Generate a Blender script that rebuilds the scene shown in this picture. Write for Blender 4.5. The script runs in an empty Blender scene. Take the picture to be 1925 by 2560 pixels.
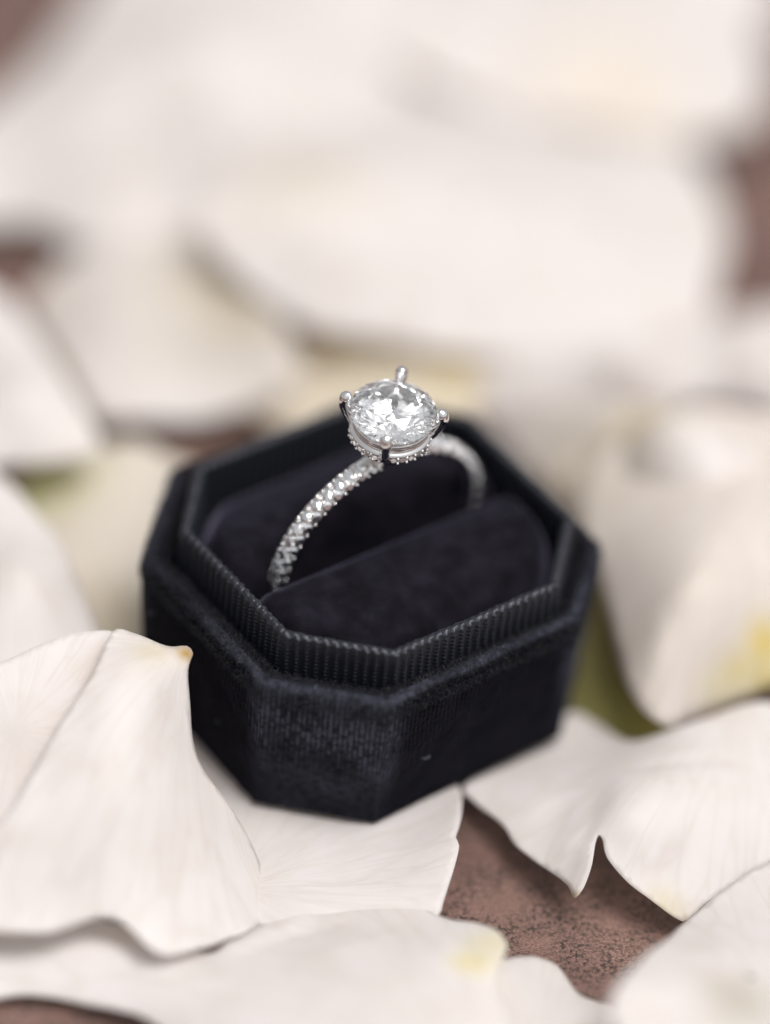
import bpy, math, random
import numpy as np
from mathutils import Vector, Matrix
from mathutils.geometry import delaunay_2d_cdt

random.seed(7)
rng = np.random.default_rng(7)
sc = bpy.context.scene
COL = sc.collection
sc.unit_settings.scale_length = 0.01          # one unit is one centimetre

# ------------------------------------------------------------------ camera
CAM_POS = np.array([0.0786862, -35.65722007, 30.38121736])
FWD = np.array([0.0, 0.7812243, -0.62425042])
RIGHT = np.array([0.99408414, 0.06780153, 0.08485089])
UP = np.array([-0.10861271, 0.62055744, 0.77660269])
F_PX, PW, PH = 12882.346, 1925.0, 2560.0
FOCUS = 44.716
APERTURE = 4.2                                 # entrance pupil, cm
cd = bpy.data.cameras.new('camera')
cam = bpy.data.objects.new('camera', cd)
COL.objects.link(cam)
cam.matrix_world = Matrix(((RIGHT[0], UP[0], -FWD[0], CAM_POS[0]),
                           (RIGHT[1], UP[1], -FWD[1], CAM_POS[1]),
                           (RIGHT[2], UP[2], -FWD[2], CAM_POS[2]),
                           (0, 0, 0, 1)))
cd.sensor_fit = 'HORIZONTAL'
cd.sensor_width = 24.0
cd.lens = F_PX / PW * 24.0
cd.clip_start = 1.0
cd.clip_end = 4000.0
cd.dof.use_dof = True
cd.dof.focus_distance = FOCUS
cd.dof.aperture_fstop = cd.lens * 1e-3 / APERTURE
cd.dof.aperture_blades = 0
sc.camera = cam

# ------------------------------------------------------------------ light
SUN_EL, SUN_AZ = math.radians(74), math.radians(130)   # azimuth from +Y towards +X
w = bpy.data.worlds.new('World')
sc.world = w
w.use_nodes = True
nt = w.node_tree
bg = nt.nodes['Background']
sky = nt.nodes.new('ShaderNodeTexSky')
sky.sky_type = 'NISHITA'
sky.sun_disc = False
sky.sun_elevation = SUN_EL
sky.sun_rotation = SUN_AZ
sky.air_density = 1.0
sky.dust_density = 4.0
hs = nt.nodes.new('ShaderNodeHueSaturation')     # a veiled, nearly white sky
hs.inputs['Saturation'].default_value = 0.12
nt.links.new(sky.outputs[0], hs.inputs['Color'])
nt.links.new(hs.outputs[0], bg.inputs['Color'])
bg.inputs['Strength'].default_value = 0.08
sl = bpy.data.lights.new('sun', 'SUN')
sl.energy = 1.5
sl.angle = math.radians(30)
sl.color = (1.0, 0.972, 0.972)
sun = bpy.data.objects.new('sun', sl)
COL.objects.link(sun)
sd = Vector((math.sin(SUN_AZ) * math.cos(SUN_EL), math.cos(SUN_AZ) * math.cos(SUN_EL), math.sin(SUN_EL)))
sun.rotation_euler = sd.to_track_quat('Z', 'Y').to_euler()
sun.location = sd * 60

sc.view_settings.view_transform = 'Standard'
sc.view_settings.look = 'None'
sc.view_settings.gamma = 1.0
sc.view_settings.exposure = 0.73
cy = sc.cycles
cy.max_bounces = 24
cy.transmission_bounces = 24
cy.glossy_bounces = 16
cy.diffuse_bounces = 8
cy.blur_glossy = 0.3
cy.sample_clamp_indirect = 12.0


# ------------------------------------------------------------------ helpers
def pix(x, y, z):
    """the point at height z seen at (x, y) of the picture at 1663 px wide"""
    x, y = x * 1.15755, y * 1.15755
    d = FWD + RIGHT * ((x - PW / 2) / F_PX) - UP * ((y - PH / 2) / F_PX)
    return CAM_POS + d * ((z - CAM_POS[2]) / d[2])


def tag(o, label=None, cat=None, group=None, kind=None):
    if label: o['label'] = label
    if cat: o['category'] = cat
    if group: o['group'] = group
    if kind: o['kind'] = kind
    return o


def empty(name, loc=(0, 0, 0), rot=None):
    o = bpy.data.objects.new(name, None)
    COL.objects.link(o)
    o.location = loc
    if rot is not None:
        o.rotation_euler = rot
    o.empty_display_size = 0.2
    return o


def mesh_obj(name, V, F, mat, parent=None, smooth=True, uv=None):
    me = bpy.data.meshes.new(name)
    me.from_pydata([tuple(map(float, v)) for v in V], [], [tuple(map(int, f)) for f in F])
    me.update()
    if smooth:
        me.polygons.foreach_set('use_smooth', [True] * len(me.polygons))
    if mat:
        me.materials.append(mat)
    if uv is not None:                      # uv: one pair per vertex
        lay = me.uv_layers.new(name='UVMap')
        idx = np.empty(len(me.loops), np.int32)
        me.loops.foreach_get('vertex_index', idx)
        lay.data.foreach_set('uv', np.asarray(uv, np.float32)[idx].ravel())
    o = bpy.data.objects.new(name, me)
    COL.objects.link(o)
    if parent:
        o.parent = parent
    return o


def loft(loops, closed=True, cap0=False, cap1=False):
    """loops: list of (n,3) arrays -> verts, faces"""
    n = len(loops[0])
    V = np.concatenate(loops)
    F = []
    m = n if closed else n - 1
    for i in range(len(loops) - 1):
        a, b = i * n, (i + 1) * n
        for j in range(m):
            k = (j + 1) % n
            F.append((a + j, a + k, b + k, b + j))
    if cap0: F.append(tuple(range(n - 1, -1, -1)))
    if cap1: F.append(tuple(range((len(loops) - 1) * n, len(loops) * n)))
    return V, F


_perm = rng.random((64, 64, 64)).astype(np.float32)


def vnoise(P):
    """value noise, P (n,3) -> 0..1"""
    P = np.asarray(P, float)
    i = np.floor(P).astype(int)
    f = P - i
    f = f * f * (3 - 2 * f)
    out = 0
    for dx in (0, 1):
        for dy in (0, 1):
            for dz in (0, 1):
                wgt = (f[:, 0] if dx else 1 - f[:, 0]) * (f[:, 1] if dy else 1 - f[:, 1]) * (f[:, 2] if dz else 1 - f[:, 2])
                out = out + wgt * _perm[(i[:, 0] + dx) % 64, (i[:, 1] + dy) % 64, (i[:, 2] + dz) % 64]
    return out


# ------------------------------------------------------------------ materials
def new_mat(name):
    m = bpy.data.materials.new(name)
    m.use_nodes = True
    return m, m.node_tree, m.node_tree.nodes['Principled BSDF'], m.node_tree.nodes['Material Output']


def N(nt, t, **kw):
    n = nt.nodes.new(t)
    for k, v in kw.items():
        if k in n.inputs.keys():
            n.inputs[k].default_value = v
        else:
            setattr(n, k, v)
    return n


def mat_petal():
    m, nt, b, out = new_mat('rose_petal')
    L = nt.links.new
    at = N(nt, 'ShaderNodeAttribute', attribute_name='tint')
    vu = N(nt, 'ShaderNodeAttribute', attribute_name='vein')
    tc = N(nt, 'ShaderNodeTexCoord')
    nz = N(nt, 'ShaderNodeTexNoise', Scale=1.0, Detail=5.0, Roughness=0.6, Distortion=0.5)
    L(vu.outputs['Vector'], nz.inputs['Vector'])
    n2 = N(nt, 'ShaderNodeTexNoise', Scale=2.2, Detail=4.0)
    L(tc.outputs['Object'], n2.inputs['Vector'])
    r2 = N(nt, 'ShaderNodeValToRGB')
    r2.color_ramp.elements[0].position = 0.35
    r2.color_ramp.elements[0].color = (0.975, 0.965, 0.945, 1)
    r2.color_ramp.elements[1].position = 0.6
    r2.color_ramp.elements[1].color = (1, 1, 1, 1)
    L(n2.outputs['Fac'], r2.inputs['Fac'])
    mx = N(nt, 'ShaderNodeMix', data_type='RGBA', blend_type='MULTIPLY')
    mx.inputs['Factor'].default_value = 1.0
    L(at.outputs['Color'], mx.inputs[6])
    L(r2.outputs['Color'], mx.inputs[7])
    r3 = N(nt, 'ShaderNodeValToRGB')
    r3.color_ramp.elements[0].position = 0.3
    r3.color_ramp.elements[0].color = (0.965, 0.96, 0.95, 1)
    r3.color_ramp.elements[1].position = 0.55
    r3.color_ramp.elements[1].color = (1, 1, 1, 1)
    L(nz.outputs['Fac'], r3.inputs['Fac'])
    m2 = N(nt, 'ShaderNodeMix', data_type='RGBA', blend_type='MULTIPLY')
    m2.inputs['Factor'].default_value = 1.0
    L(mx.outputs[2], m2.inputs[6])
    L(r3.outputs['Color'], m2.inputs[7])
    sc_ = N(nt, 'ShaderNodeVectorMath', operation='MULTIPLY')        # fine branching veins
    sc_.inputs[1].default_value = (0.55, 0.55, 1.1)
    L(vu.outputs['Vector'], sc_.inputs[0])
    wb = N(nt, 'ShaderNodeTexNoise', Scale=0.8, Detail=2.0)
    L(sc_.outputs[0], wb.inputs['Vector'])
    ad = N(nt, 'ShaderNodeVectorMath', operation='ADD')
    L(sc_.outputs[0], ad.inputs[0]); L(wb.outputs['Color'], ad.inputs[1])
    vo = N(nt, 'ShaderNodeTexVoronoi', feature='DISTANCE_TO_EDGE', Scale=1.0)
    L(ad.outputs[0], vo.inputs['Vector'])
    rv = N(nt, 'ShaderNodeValToRGB')
    rv.color_ramp.elements[0].position = 0.0
    rv.color_ramp.elements[0].color = (0.962, 0.954, 0.94, 1)
    rv.color_ramp.elements[1].position = 0.09
    rv.color_ramp.elements[1].color = (1, 1, 1, 1)
    L(vo.outputs['Distance'], rv.inputs['Fac'])
    m3 = N(nt, 'ShaderNodeMix', data_type='RGBA', blend_type='MULTIPLY')
    m3.inputs['Factor'].default_value = 1.0
    L(m2.outputs[2], m3.inputs[6]); L(rv.outputs['Color'], m3.inputs[7])
    m2 = m3
    L(m2.outputs[2], b.inputs['Base Color'])
    b.inputs['Roughness'].default_value = 0.55
    b.inputs['Specular IOR Level'].default_value = 0.3
    b.inputs['Sheen Weight'].default_value = 0.08
    bp = N(nt, 'ShaderNodeBump', Strength=0.35, Distance=0.02)
    L(nz.outputs['Fac'], bp.inputs['Height'])
    L(bp.outputs[0], b.inputs['Normal'])
    tr = N(nt, 'ShaderNodeBsdfTranslucent')
    L(m2.outputs[2], tr.inputs['Color'])
    L(bp.outputs[0], tr.inputs['Normal'])
    ms = N(nt, 'ShaderNodeMixShader')
    ms.inputs[0].default_value = 0.48
    L(b.outputs[0], ms.inputs[1])
    L(tr.outputs[0], ms.inputs[2])
    L(ms.outputs[0], out.inputs['Surface'])
    return m


def mat_velvet(name, base, sheen_col, sheen, pale_mask=False):
    m, nt, b, out = new_mat(name)
    L = nt.links.new
    tc = N(nt, 'ShaderNodeTexCoord')
    n1 = N(nt, 'ShaderNodeTexNoise', Scale=60.0, Detail=3.0)
    L(tc.outputs['Object'], n1.inputs['Vector'])
    n2 = N(nt, 'ShaderNodeTexNoise', Scale=5.0, Detail=4.0)
    L(tc.outputs['Object'], n2.inputs['Vector'])
    r = N(nt, 'ShaderNodeValToRGB')
    r.color_ramp.elements[0].position = 0.3
    r.color_ramp.elements[0].color = (*[c * 0.45 for c in base], 1)
    r.color_ramp.elements[1].position = 0.7
    r.color_ramp.elements[1].color = (*[c * 1.7 for c in base], 1)
    L(n2.outputs['Fac'], r.inputs['Fac'])
    if pale_mask:                      # paler backing where the cloth is stretched, plus light painted along the rim
        at = N(nt, 'ShaderNodeAttribute', attribute_name='stretch_rim_light')
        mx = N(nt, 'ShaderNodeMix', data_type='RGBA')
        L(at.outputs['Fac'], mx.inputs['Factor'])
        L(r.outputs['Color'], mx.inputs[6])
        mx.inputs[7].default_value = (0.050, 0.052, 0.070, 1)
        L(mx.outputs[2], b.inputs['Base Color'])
    else:
        L(r.outputs['Color'], b.inputs['Base Color'])
    b.inputs['Roughness'].default_value = 0.9
    b.inputs['Specular IOR Level'].default_value = 0.08
    b.inputs['Sheen Weight'].default_value = sheen
    b.inputs['Sheen Roughness'].default_value = 0.35
    b.inputs['Sheen Tint'].default_value = (*sheen_col, 1)
    bp = N(nt, 'ShaderNodeBump', Strength=0.6, Distance=0.012)
    L(n1.outputs['Fac'], bp.inputs['Height'])
    L(bp.outputs[0], b.inputs['Normal'])
    return m


def mat_simple(name, col, rough, metal=0.0, spec=0.5, sheen=0.0):
    m, nt, b, out = new_mat(name)
    b.inputs['Base Color'].default_value = (*col, 1)
    b.inputs['Roughness'].default_value = rough
    b.inputs['Metallic'].default_value = metal
    b.inputs['Specular IOR Level'].default_value = spec
    b.inputs['Sheen Weight'].default_value = sheen
    return m


def mat_ribbon():
    m, nt, b, out = new_mat('grosgrain')
    L = nt.links.new
    tc = N(nt, 'ShaderNodeTexCoord')
    n1 = N(nt, 'ShaderNodeTexNoise', Scale=90.0, Detail=2.0)
    L(tc.outputs['Object'], n1.inputs['Vector'])
    b.inputs['Base Color'].default_value = (0.006, 0.0063, 0.008, 1)
    b.inputs['Roughness'].default_value = 0.4
    b.inputs['Specular IOR Level'].default_value = 0.55
    b.inputs['Sheen Weight'].default_value = 0.12
    b.inputs['Specular Tint'].default_value = (0.86, 0.87, 1.0, 1)
    b.inputs['Sheen Tint'].default_value = (0.5, 0.55, 0.7, 1)
    bp = N(nt, 'ShaderNodeBump', Strength=0.35, Distance=0.006)
    L(n1.outputs['Fac'], bp.inputs['Height'])
    L(bp.outputs[0], b.inputs['Normal'])
    return m


def mat_metal():
    m, nt, b, out = new_mat('white_gold')
    b.inputs['Base Color'].default_value = (0.88, 0.87, 0.86, 1)
    b.inputs['Metallic'].default_value = 1.0
    b.inputs['Roughness'].default_value = 0.09
    return m


def mat_diamond(name, rough=0.0, fire=True):
    m = bpy.data.materials.new(name)
    m.use_nodes = True
    nt = m.node_tree
    nt.nodes.clear()
    out = nt.nodes.new('ShaderNodeOutputMaterial')
    prev = None
    for col, ior in ((((1, 0, 0, 1), 2.405), ((0, 1, 0, 1), 2.417), ((0, 0, 1, 1), 2.432)) if fire else (((1, 1, 1, 1), 2.417),)):
        g = N(nt, 'ShaderNodeBsdfGlass', Roughness=rough, IOR=ior)
        g.inputs['Color'].default_value = col
        if prev is None:
            prev = g
        else:
            a = nt.nodes.new('ShaderNodeAddShader')
            nt.links.new(prev.outputs[0], a.inputs[0])
            nt.links.new(g.outputs[0], a.inputs[1])
            prev = a
    nt.links.new(prev.outputs[0], out.inputs['Surface'])
    return m


def mat_ground():
    m, nt, b, out = new_mat('rust_brown_stone')
    L = nt.links.new
    tc = N(nt, 'ShaderNodeTexCoord')
    nA = N(nt, 'ShaderNodeTexNoise', Scale=0.9, Detail=6.0, Roughness=0.6)
    L(tc.outputs['Object'], nA.inputs['Vector'])
    rA = N(nt, 'ShaderNodeValToRGB')
    e = rA.color_ramp.elements
    e[0].position = 0.3; e[0].color = (0.145, 0.082, 0.066, 1)
    e[1].position = 0.7; e[1].color = (0.31, 0.19, 0.155, 1)
    L(nA.outputs['Fac'], rA.inputs['Fac'])
    nB = N(nt, 'ShaderNodeTexNoise', Scale=22.0, Detail=5.0, Roughness=0.65)
    L(tc.outputs['Object'], nB.inputs['Vector'])
    rB = N(nt, 'ShaderNodeValToRGB')
    e = rB.color_ramp.elements
    e[0].position = 0.42; e[0].color = (0.20, 0.23, 0.21, 1)
    e[1].position = 0.53; e[1].color = (1, 1, 1, 1)
    L(nB.outputs['Fac'], rB.inputs['Fac'])
    nC = N(nt, 'ShaderNodeTexNoise', Scale=3.0, Detail=3.0)
    L(tc.outputs['Object'], nC.inputs['Vector'])
    rC = N(nt, 'ShaderNodeValToRGB')
    e = rC.color_ramp.elements
    e[0].position = 0.36; e[0].color = (0, 0, 0, 1)
    e[1].position = 0.52; e[1].color = (1, 1, 1, 1)
    L(nC.outputs['Fac'], rC.inputs['Fac'])
    mx = N(nt, 'ShaderNodeMix', data_type='RGBA', blend_type='MULTIPLY')
    L(rC.outputs['Color'], mx.inputs['Factor'])
    L(rA.outputs['Color'], mx.inputs[6])
    L(rB.outputs['Color'], mx.inputs[7])
    nD = N(nt, 'ShaderNodeTexNoise', Scale=55.0, Detail=3.0)
    L(tc.outputs['Object'], nD.inputs['Vector'])
    rD = N(nt, 'ShaderNodeValToRGB')
    e = rD.color_ramp.elements
    e[0].position = 0.35; e[0].color = (0.55, 0.52, 0.50, 1)
    e[1].position = 0.65; e[1].color = (1.25, 1.22, 1.22, 1)
    L(nD.outputs['Fac'], rD.inputs['Fac'])
    m2 = N(nt, 'ShaderNodeMix', data_type='RGBA', blend_type='MULTIPLY')
    m2.inputs['Factor'].default_value = 1.0
    L(mx.outputs[2], m2.inputs[6])
    L(rD.outputs['Color'], m2.inputs[7])
    L(m2.outputs[2], b.inputs['Base Color'])
    b.inputs['Roughness'].default_value = 0.5
    ad = N(nt, 'ShaderNodeMath', operation='ADD')
    L(nB.outputs['Fac'], ad.inputs[0])
    L(nD.outputs['Fac'], ad.inputs[1])
    bp = N(nt, 'ShaderNodeBump', Strength=0.9, Distance=0.03)
    L(ad.outputs[0], bp.inputs['Height'])
    L(bp.outputs[0], b.inputs['Normal'])
    return m


M_PETAL = mat_petal()
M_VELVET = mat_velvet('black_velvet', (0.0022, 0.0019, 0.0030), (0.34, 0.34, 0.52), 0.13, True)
M_CUSH = mat_velvet('cushion_velvet', (0.0070, 0.0061, 0.0094), (0.42, 0.39, 0.56), 0.36)
M_PILE = mat_simple('velvet_pile', (0.012, 0.012, 0.018), 0.5, 0, 0.35, 0.05)
M_LINT = mat_simple('pale_lint', (0.35, 0.38, 0.42), 0.6)
M_RIBBON = mat_ribbon()
M_METAL = mat_metal()
M_DIAMOND = mat_diamond('diamond', 0.0, False)
M_MELEE = mat_simple('small_diamond', (0.93, 0.94, 0.95), 0.04, 1.0)
M_GROUND = mat_ground()

# ------------------------------------------------------------------ surface
GZ = -0.36
n = 40
g = np.linspace(-1, 1, n)
g = np.sign(g) * (np.abs(g) ** 2.2) * 300
V = [(x, y, GZ) for y in g for x in g]
F = [(j * n + i, j * n + i + 1, (j + 1) * n + i + 1, (j + 1) * n + i) for j in range(n - 1) for i in range(n - 1)]
tag(mesh_obj('ground', V, F, M_GROUND), kind='structure')

# ------------------------------------------------------------------ ring box
box = empty('ring_box')                  # leans a little on the petals under its back
box.matrix_world = (Matrix.Translation((0.031, 0.0014, 0.064)) @ Matrix.Rotation(0.0483, 4, 'X') @ Matrix.Rotation(-0.006, 4, 'Y') @ Matrix.Rotation(0.6798, 4, 'Z'))
tag(box, 'open octagonal black velvet ring box with ribbed ribbon collar among the white petals', 'ring box')


def octagon(P, rad, step):
    """rounded octagon in the box's own plane: points, normals, length along the outline"""
    P = [np.array(p) for p in P]
    pts, nor = [], []
    for i in range(8):
        p0, p1, p2 = P[i - 1], P[i], P[(i + 1) % 8]
        d0 = (p1 - p0) / np.linalg.norm(p1 - p0)
        d1 = (p2 - p1) / np.linalg.norm(p2 - p1)
        ang = math.acos(np.clip(d0 @ d1, -1, 1))
        t = rad * math.tan(ang / 2)
        a = p1 - d0 * t
        cen = a + np.array([-d0[1], d0[0]]) * rad
        k = 9
        for j in range(k):
            th = ang * j / (k - 1)
            nn = np.array([d0[1], -d0[0]])
            nn = np.array([nn[0] * math.cos(th) - nn[1] * math.sin(th), nn[0] * math.sin(th) + nn[1] * math.cos(th)])
            pts.append(cen + nn * rad); nor.append(nn)
    pts, nor = np.array(pts), np.array(nor)
    nx = np.roll(pts, -1, 0)
    seg = np.linalg.norm(nx - pts, axis=1)
    s = np.concatenate([[0], np.cumsum(seg)])
    tot = s[-1]
    m = int(round(tot / step))
    q = np.arange(m) * tot / m
    pe, ne = np.vstack([pts, pts[:1]]), np.vstack([nor, nor[:1]])
    X = np.c_[np.interp(q, s, pe[:, 0]), np.interp(q, s, pe[:, 1])]
    Nn = np.c_[np.interp(q, s, ne[:, 0]), np.interp(q, s, ne[:, 1])]
    Nn /= np.linalg.norm(Nn, axis=1)[:, None]
    return X, Nn, q, tot


TL, TW, TC = 3.12, 2.96, 0.67
# the box is hand made: its corners are not quite regular
COLLAR = [(-.84, -1.49), (.91, -1.48), (1.58, -.81), (1.58, .80), (.95, 1.48), (-.95, 1.46), (-1.56, .78), (-1.535, -.785)]
RIM = [(-1.07, -1.75), (1.05, -1.70), (1.81, -.99), (1.84, 1.0), (1.14, 1.78), (-1.0, 1.80), (-1.90, .91), (-1.87, -.965)]
Z_TOP = 1.761

# velvet shell: real knit columns and uneven pile in the mesh
NS = 1900
prof = []                                # (offset from the collar, z, corner change, how strongly the knit shows)
for t in np.linspace(0, 1, 8): prof.append((0.10 * t + 0.085, 0.02 * (1 - t) ** 2, 0.2))
for t in np.linspace(0.02, 1, 92): prof.append((0.205 + 0.03 * t, 0.02 + 1.35 * t, 1.0))
for t in np.linspace(0.1, 1, 10):
    a = t * math.radians(150)
    prof.append((0.165 + 0.07 * math.cos(a), 1.39 + 0.09 * math.sin(a), 1.0))
for t in np.linspace(0.1, 1, 10): prof.append((0.105 - 0.125 * t, 1.435 - 0.05 * t, 0.6))
base, nor, q, tot = octagon(RIM, 0.10, 12.9 / NS)
NS = len(base)
loops, uvs = [], []
knit_n = 270
for (off, z, kn) in prof:
    P2 = base + nor * (off - 0.29 + (0.045 * min(1.0, max(0.0, z / 1.3)) if kn == 1.0 else 0.045))
    sdist = q / tot
    P3 = np.c_[P2, np.full(NS, z)]
    ph = sdist * knit_n + 0.35 * np.sin(z * 5 + sdist * 40)
    col = np.abs(np.sin(math.pi * ph)) ** 0.7
    rows = np.sin(2 * math.pi * z / 0.055 + np.floor(ph) * 2.4)
    fade = 0.35 + 0.65 * vnoise(P3 * np.array([2.1, 2.1, 2.6]))
    topw = 0.25 + 0.75 * np.clip((z - 0.15) / 0.9, 0, 1)
    rough = vnoise(P3 * 32) - 0.5
    lump = vnoise(P3 * 4.2 + 9) - 0.5
    dsp = kn * (0.010 * topw * fade * (col - 0.6) + 0.0035 * topw * fade * rows * col) + 0.009 * rough + 0.02 * lump * min(1, kn)
    zz = z + (0.012 * rough + 0.02 * lump if z > 1.38 else 0)
    P2 = P2 + nor * dsp[:, None]
    loops.append(np.c_[P2, np.full(NS, 0) + zz])
V, F = loft(loops, True, cap0=False)
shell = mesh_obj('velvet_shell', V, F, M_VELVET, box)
shell_loops = loops
q_shell = q / tot
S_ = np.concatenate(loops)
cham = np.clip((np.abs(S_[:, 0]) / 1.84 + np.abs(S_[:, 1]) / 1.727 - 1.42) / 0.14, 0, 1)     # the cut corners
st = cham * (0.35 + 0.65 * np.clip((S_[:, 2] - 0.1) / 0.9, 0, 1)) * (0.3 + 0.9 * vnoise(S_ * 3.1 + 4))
th_ = np.degrees(np.arctan2(S_[:, 1] / 1.72, S_[:, 0] / 1.84))          # round the rim: edge light painted into the colour, stronger at the front
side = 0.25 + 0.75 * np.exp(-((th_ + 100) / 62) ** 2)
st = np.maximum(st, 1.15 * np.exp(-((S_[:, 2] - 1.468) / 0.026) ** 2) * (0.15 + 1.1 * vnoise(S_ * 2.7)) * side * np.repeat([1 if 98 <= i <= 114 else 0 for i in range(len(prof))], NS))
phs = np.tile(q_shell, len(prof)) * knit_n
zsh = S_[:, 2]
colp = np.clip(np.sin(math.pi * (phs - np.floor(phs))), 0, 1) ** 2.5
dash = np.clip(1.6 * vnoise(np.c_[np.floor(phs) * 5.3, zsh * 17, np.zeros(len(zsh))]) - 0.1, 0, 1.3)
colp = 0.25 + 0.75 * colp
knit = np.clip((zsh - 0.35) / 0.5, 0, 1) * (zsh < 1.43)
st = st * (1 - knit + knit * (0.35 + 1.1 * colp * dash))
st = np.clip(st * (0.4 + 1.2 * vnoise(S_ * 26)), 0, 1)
at = shell.data.attributes.new('stretch_rim_light', 'FLOAT', 'POINT')
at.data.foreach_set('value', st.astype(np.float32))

# floor board of the box
bo, _, _, _ = octagon([(x * 0.97, y * 0.97) for x, y in COLLAR], 0.05, 0.2)
V, F = loft([np.c_[bo, np.full(len(bo), 0.02)], np.c_[bo, np.full(len(bo), 0.5)]], True, True, True)
mesh_obj('inner_tray', V, F, M_VELVET, box, smooth=False)

# grosgrain collar: ribs and weft threads in the mesh
RIBS = 122
PER = 12
base, nor, q, tot = octagon(COLLAR, 0.07, 10.6 / (RIBS * PER))
nb = len(base)
ph = q / tot * RIBS
jit = 0.5 + 0.5 * vnoise(np.c_[np.floor(ph) * 3.7, np.zeros(nb), np.zeros(nb)])
TH = 0.075
path = []                                # (inset, z, normal inset, normal z, length)
for z in np.arange(1.20, Z_TOP - 0.04, 0.0075): path.append((0.0, z, -1.0, 0.0))
for a in np.linspace(0, math.pi, 15):
    path.append((TH / 2 - TH / 2 * math.cos(a), Z_TOP - 0.04 + 0.04 * math.sin(a), -math.cos(a), math.sin(a)))
for z in np.arange(Z_TOP - 0.045, 0.9, -0.015): path.append((TH, z, 1.0, 0.0))
loops = []
ln = 0
pz = path[0]
for (ins, z, ni, nz_) in path:
    ln += math.hypot(ins - pz[0], z - pz[1]); pz = (ins, z)
    fr = ph - np.floor(ph)
    rib = np.clip(np.sin(math.pi * fr), 0, 1) ** 0.6
    row = np.abs(np.sin(math.pi * (ln / 0.043 + 0.18 * np.sin(np.floor(ph) * 1.7) + 0.35 * (fr - 0.5))))
    thr = row ** 0.6
    bead = np.exp(-((fr - 0.5) / 0.2) ** 2)
    wide = np.clip(np.abs(np.cos(math.pi * fr)), 0, 1) ** 0.5
    d = (0.040 * bead * (0.4 + 0.6 * thr) * (1 - 0.85 * max(0.0, nz_)) + (0.016 + 0.012 * max(0.0, nz_)) * wide * (0.8 + 0.2 * thr)) * (0.85 + 0.3 * (jit - 0.5)) - 0.014
    # the last turn of every rib stands a little proud along the top edge
    P2 = base - nor * ins
    wob = 0.008 * (vnoise(np.c_[base * 1.5, np.zeros(nb)]) - 0.5) + 0.010 * (jit - 0.75)
    up = nz_ * d + (wob if z > Z_TOP - 0.2 else 0)
    loops.append(np.c_[P2 + nor * (-ni * d)[:, None], z + up])
V, F = loft(loops)
tag(mesh_obj('ribbon_collar', V, F, M_RIBBON, box))

# two cushion rolls with the slot between them
def half_octagon(sign):
    l, w_, c = TL / 2 - 0.09, TW / 2 - 0.10, TC - 0.03
    s0 = 0.055 + sign * 0.045          # the slot lies a little behind the middle
    if sign < 0: P = [(-l, -s0), (-l, -w_ + c), (-l + c, -w_), (l - c, -w_), (l, -w_ + c), (l, -s0)]
    else: P = [(l, s0), (l, w_ - c), (l - c, w_), (-l + c, w_), (-l, w_ - c), (-l, s0)]
    return np.array(P)


def cushion(sign):
    P = half_octagon(sign)
    cen = P.mean(0)
    nx = np.roll(P, -1, 0)
    dr = (nx - P) / np.linalg.norm(nx - P, axis=1)[:, None]
    inn = np.c_[-dr[:, 1], dr[:, 0]]
    NA, NR = 260, 60
    th = np.arange(NA) * 2 * math.pi / NA
    D = np.c_[np.cos(th), np.sin(th)]
    dist_c = ((cen - P) * inn).sum(1)
    den = -(D @ inn.T)
    r = np.where(den > 1e-6, dist_c[None, :] / np.maximum(den, 1e-6), 1e9)
    rb = -np.log(np.exp(-r * 24).sum(1)) / 24          # softly rounded corners
    loops = []
    for t in np.r_[1.0, 1.0, 1 - np.linspace(0.0, 1, NR)[1:] ** 1.6 * 0.995]:
        X = cen + D * (rb * t)[:, None]
        dist = ((X[:, None, :] - P[None]) * inn[None]).sum(2)
        def rise(d, R):
            d = np.clip(d / R, 0, 1)
            return np.sqrt(np.clip(1 - (1 - d) ** 2, 0, 1))
        k_out = 2 if sign < 0 else 2                       # outer long side of the roll
        ends = np.delete(dist, [k_out, 5], axis=1)
        de = np.clip(-np.log(np.exp(-ends * 20).sum(1)) / 20, 0, None)
        h = rise(dist[:, 5], 0.30) * rise(dist[:, k_out], 0.95) * rise(de, 0.22)
        z = 1.02 + 0.69 * h
        P3 = np.c_[X, z]
        z = z + 0.02 * (vnoise(P3 * 2.3 + 3 * sign) - 0.5) + 0.007 * (vnoise(P3 * 40) - 0.5)
        loops.append(np.c_[X, z])
    loops[0] = loops[1].copy(); loops[0][:, 2] = 0.45
    V, F = loft(loops, True, False, True)
    return mesh_obj('cushion_roll', V, F, M_CUSH, box)


cushion(-1)
cushion(1)


def pile(name, V, Nrm, n, len_, wid, mat, lean=0.6, parent=None):
    """short upright fibres standing on a surface"""
    idx = rng.integers(0, len(V), n)
    p = V[idx] + rng.normal(0, 0.004, (n, 3))
    nn = Nrm[idx] + rng.normal(0, lean, (n, 3))
    nn /= np.linalg.norm(nn, axis=1)[:, None]
    l = len_ * (0.5 + rng.random(n))[:, None]
    side = np.cross(nn, rng.normal(0, 1, (n, 3)))
    side /= np.linalg.norm(side, axis=1)[:, None] + 1e-9
    bend = rng.normal(0, 0.25, (n, 3)) * l
    a = p - side * wid / 2; b_ = p + side * wid / 2
    mid = p + nn * l * 0.55
    c = mid + side * wid * 0.35; d = mid - side * wid * 0.35
    e = p + nn * l + bend
    VV = np.stack([a, b_, c, d, e], 1).reshape(-1, 3)
    FF = []
    for i in range(n):
        k = 5 * i
        FF.append((k, k + 1, k + 2, k + 3)); FF.append((k + 3, k + 2, k + 4))
    return tag(mesh_obj(name, VV, FF, mat, parent), kind='stuff')


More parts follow.
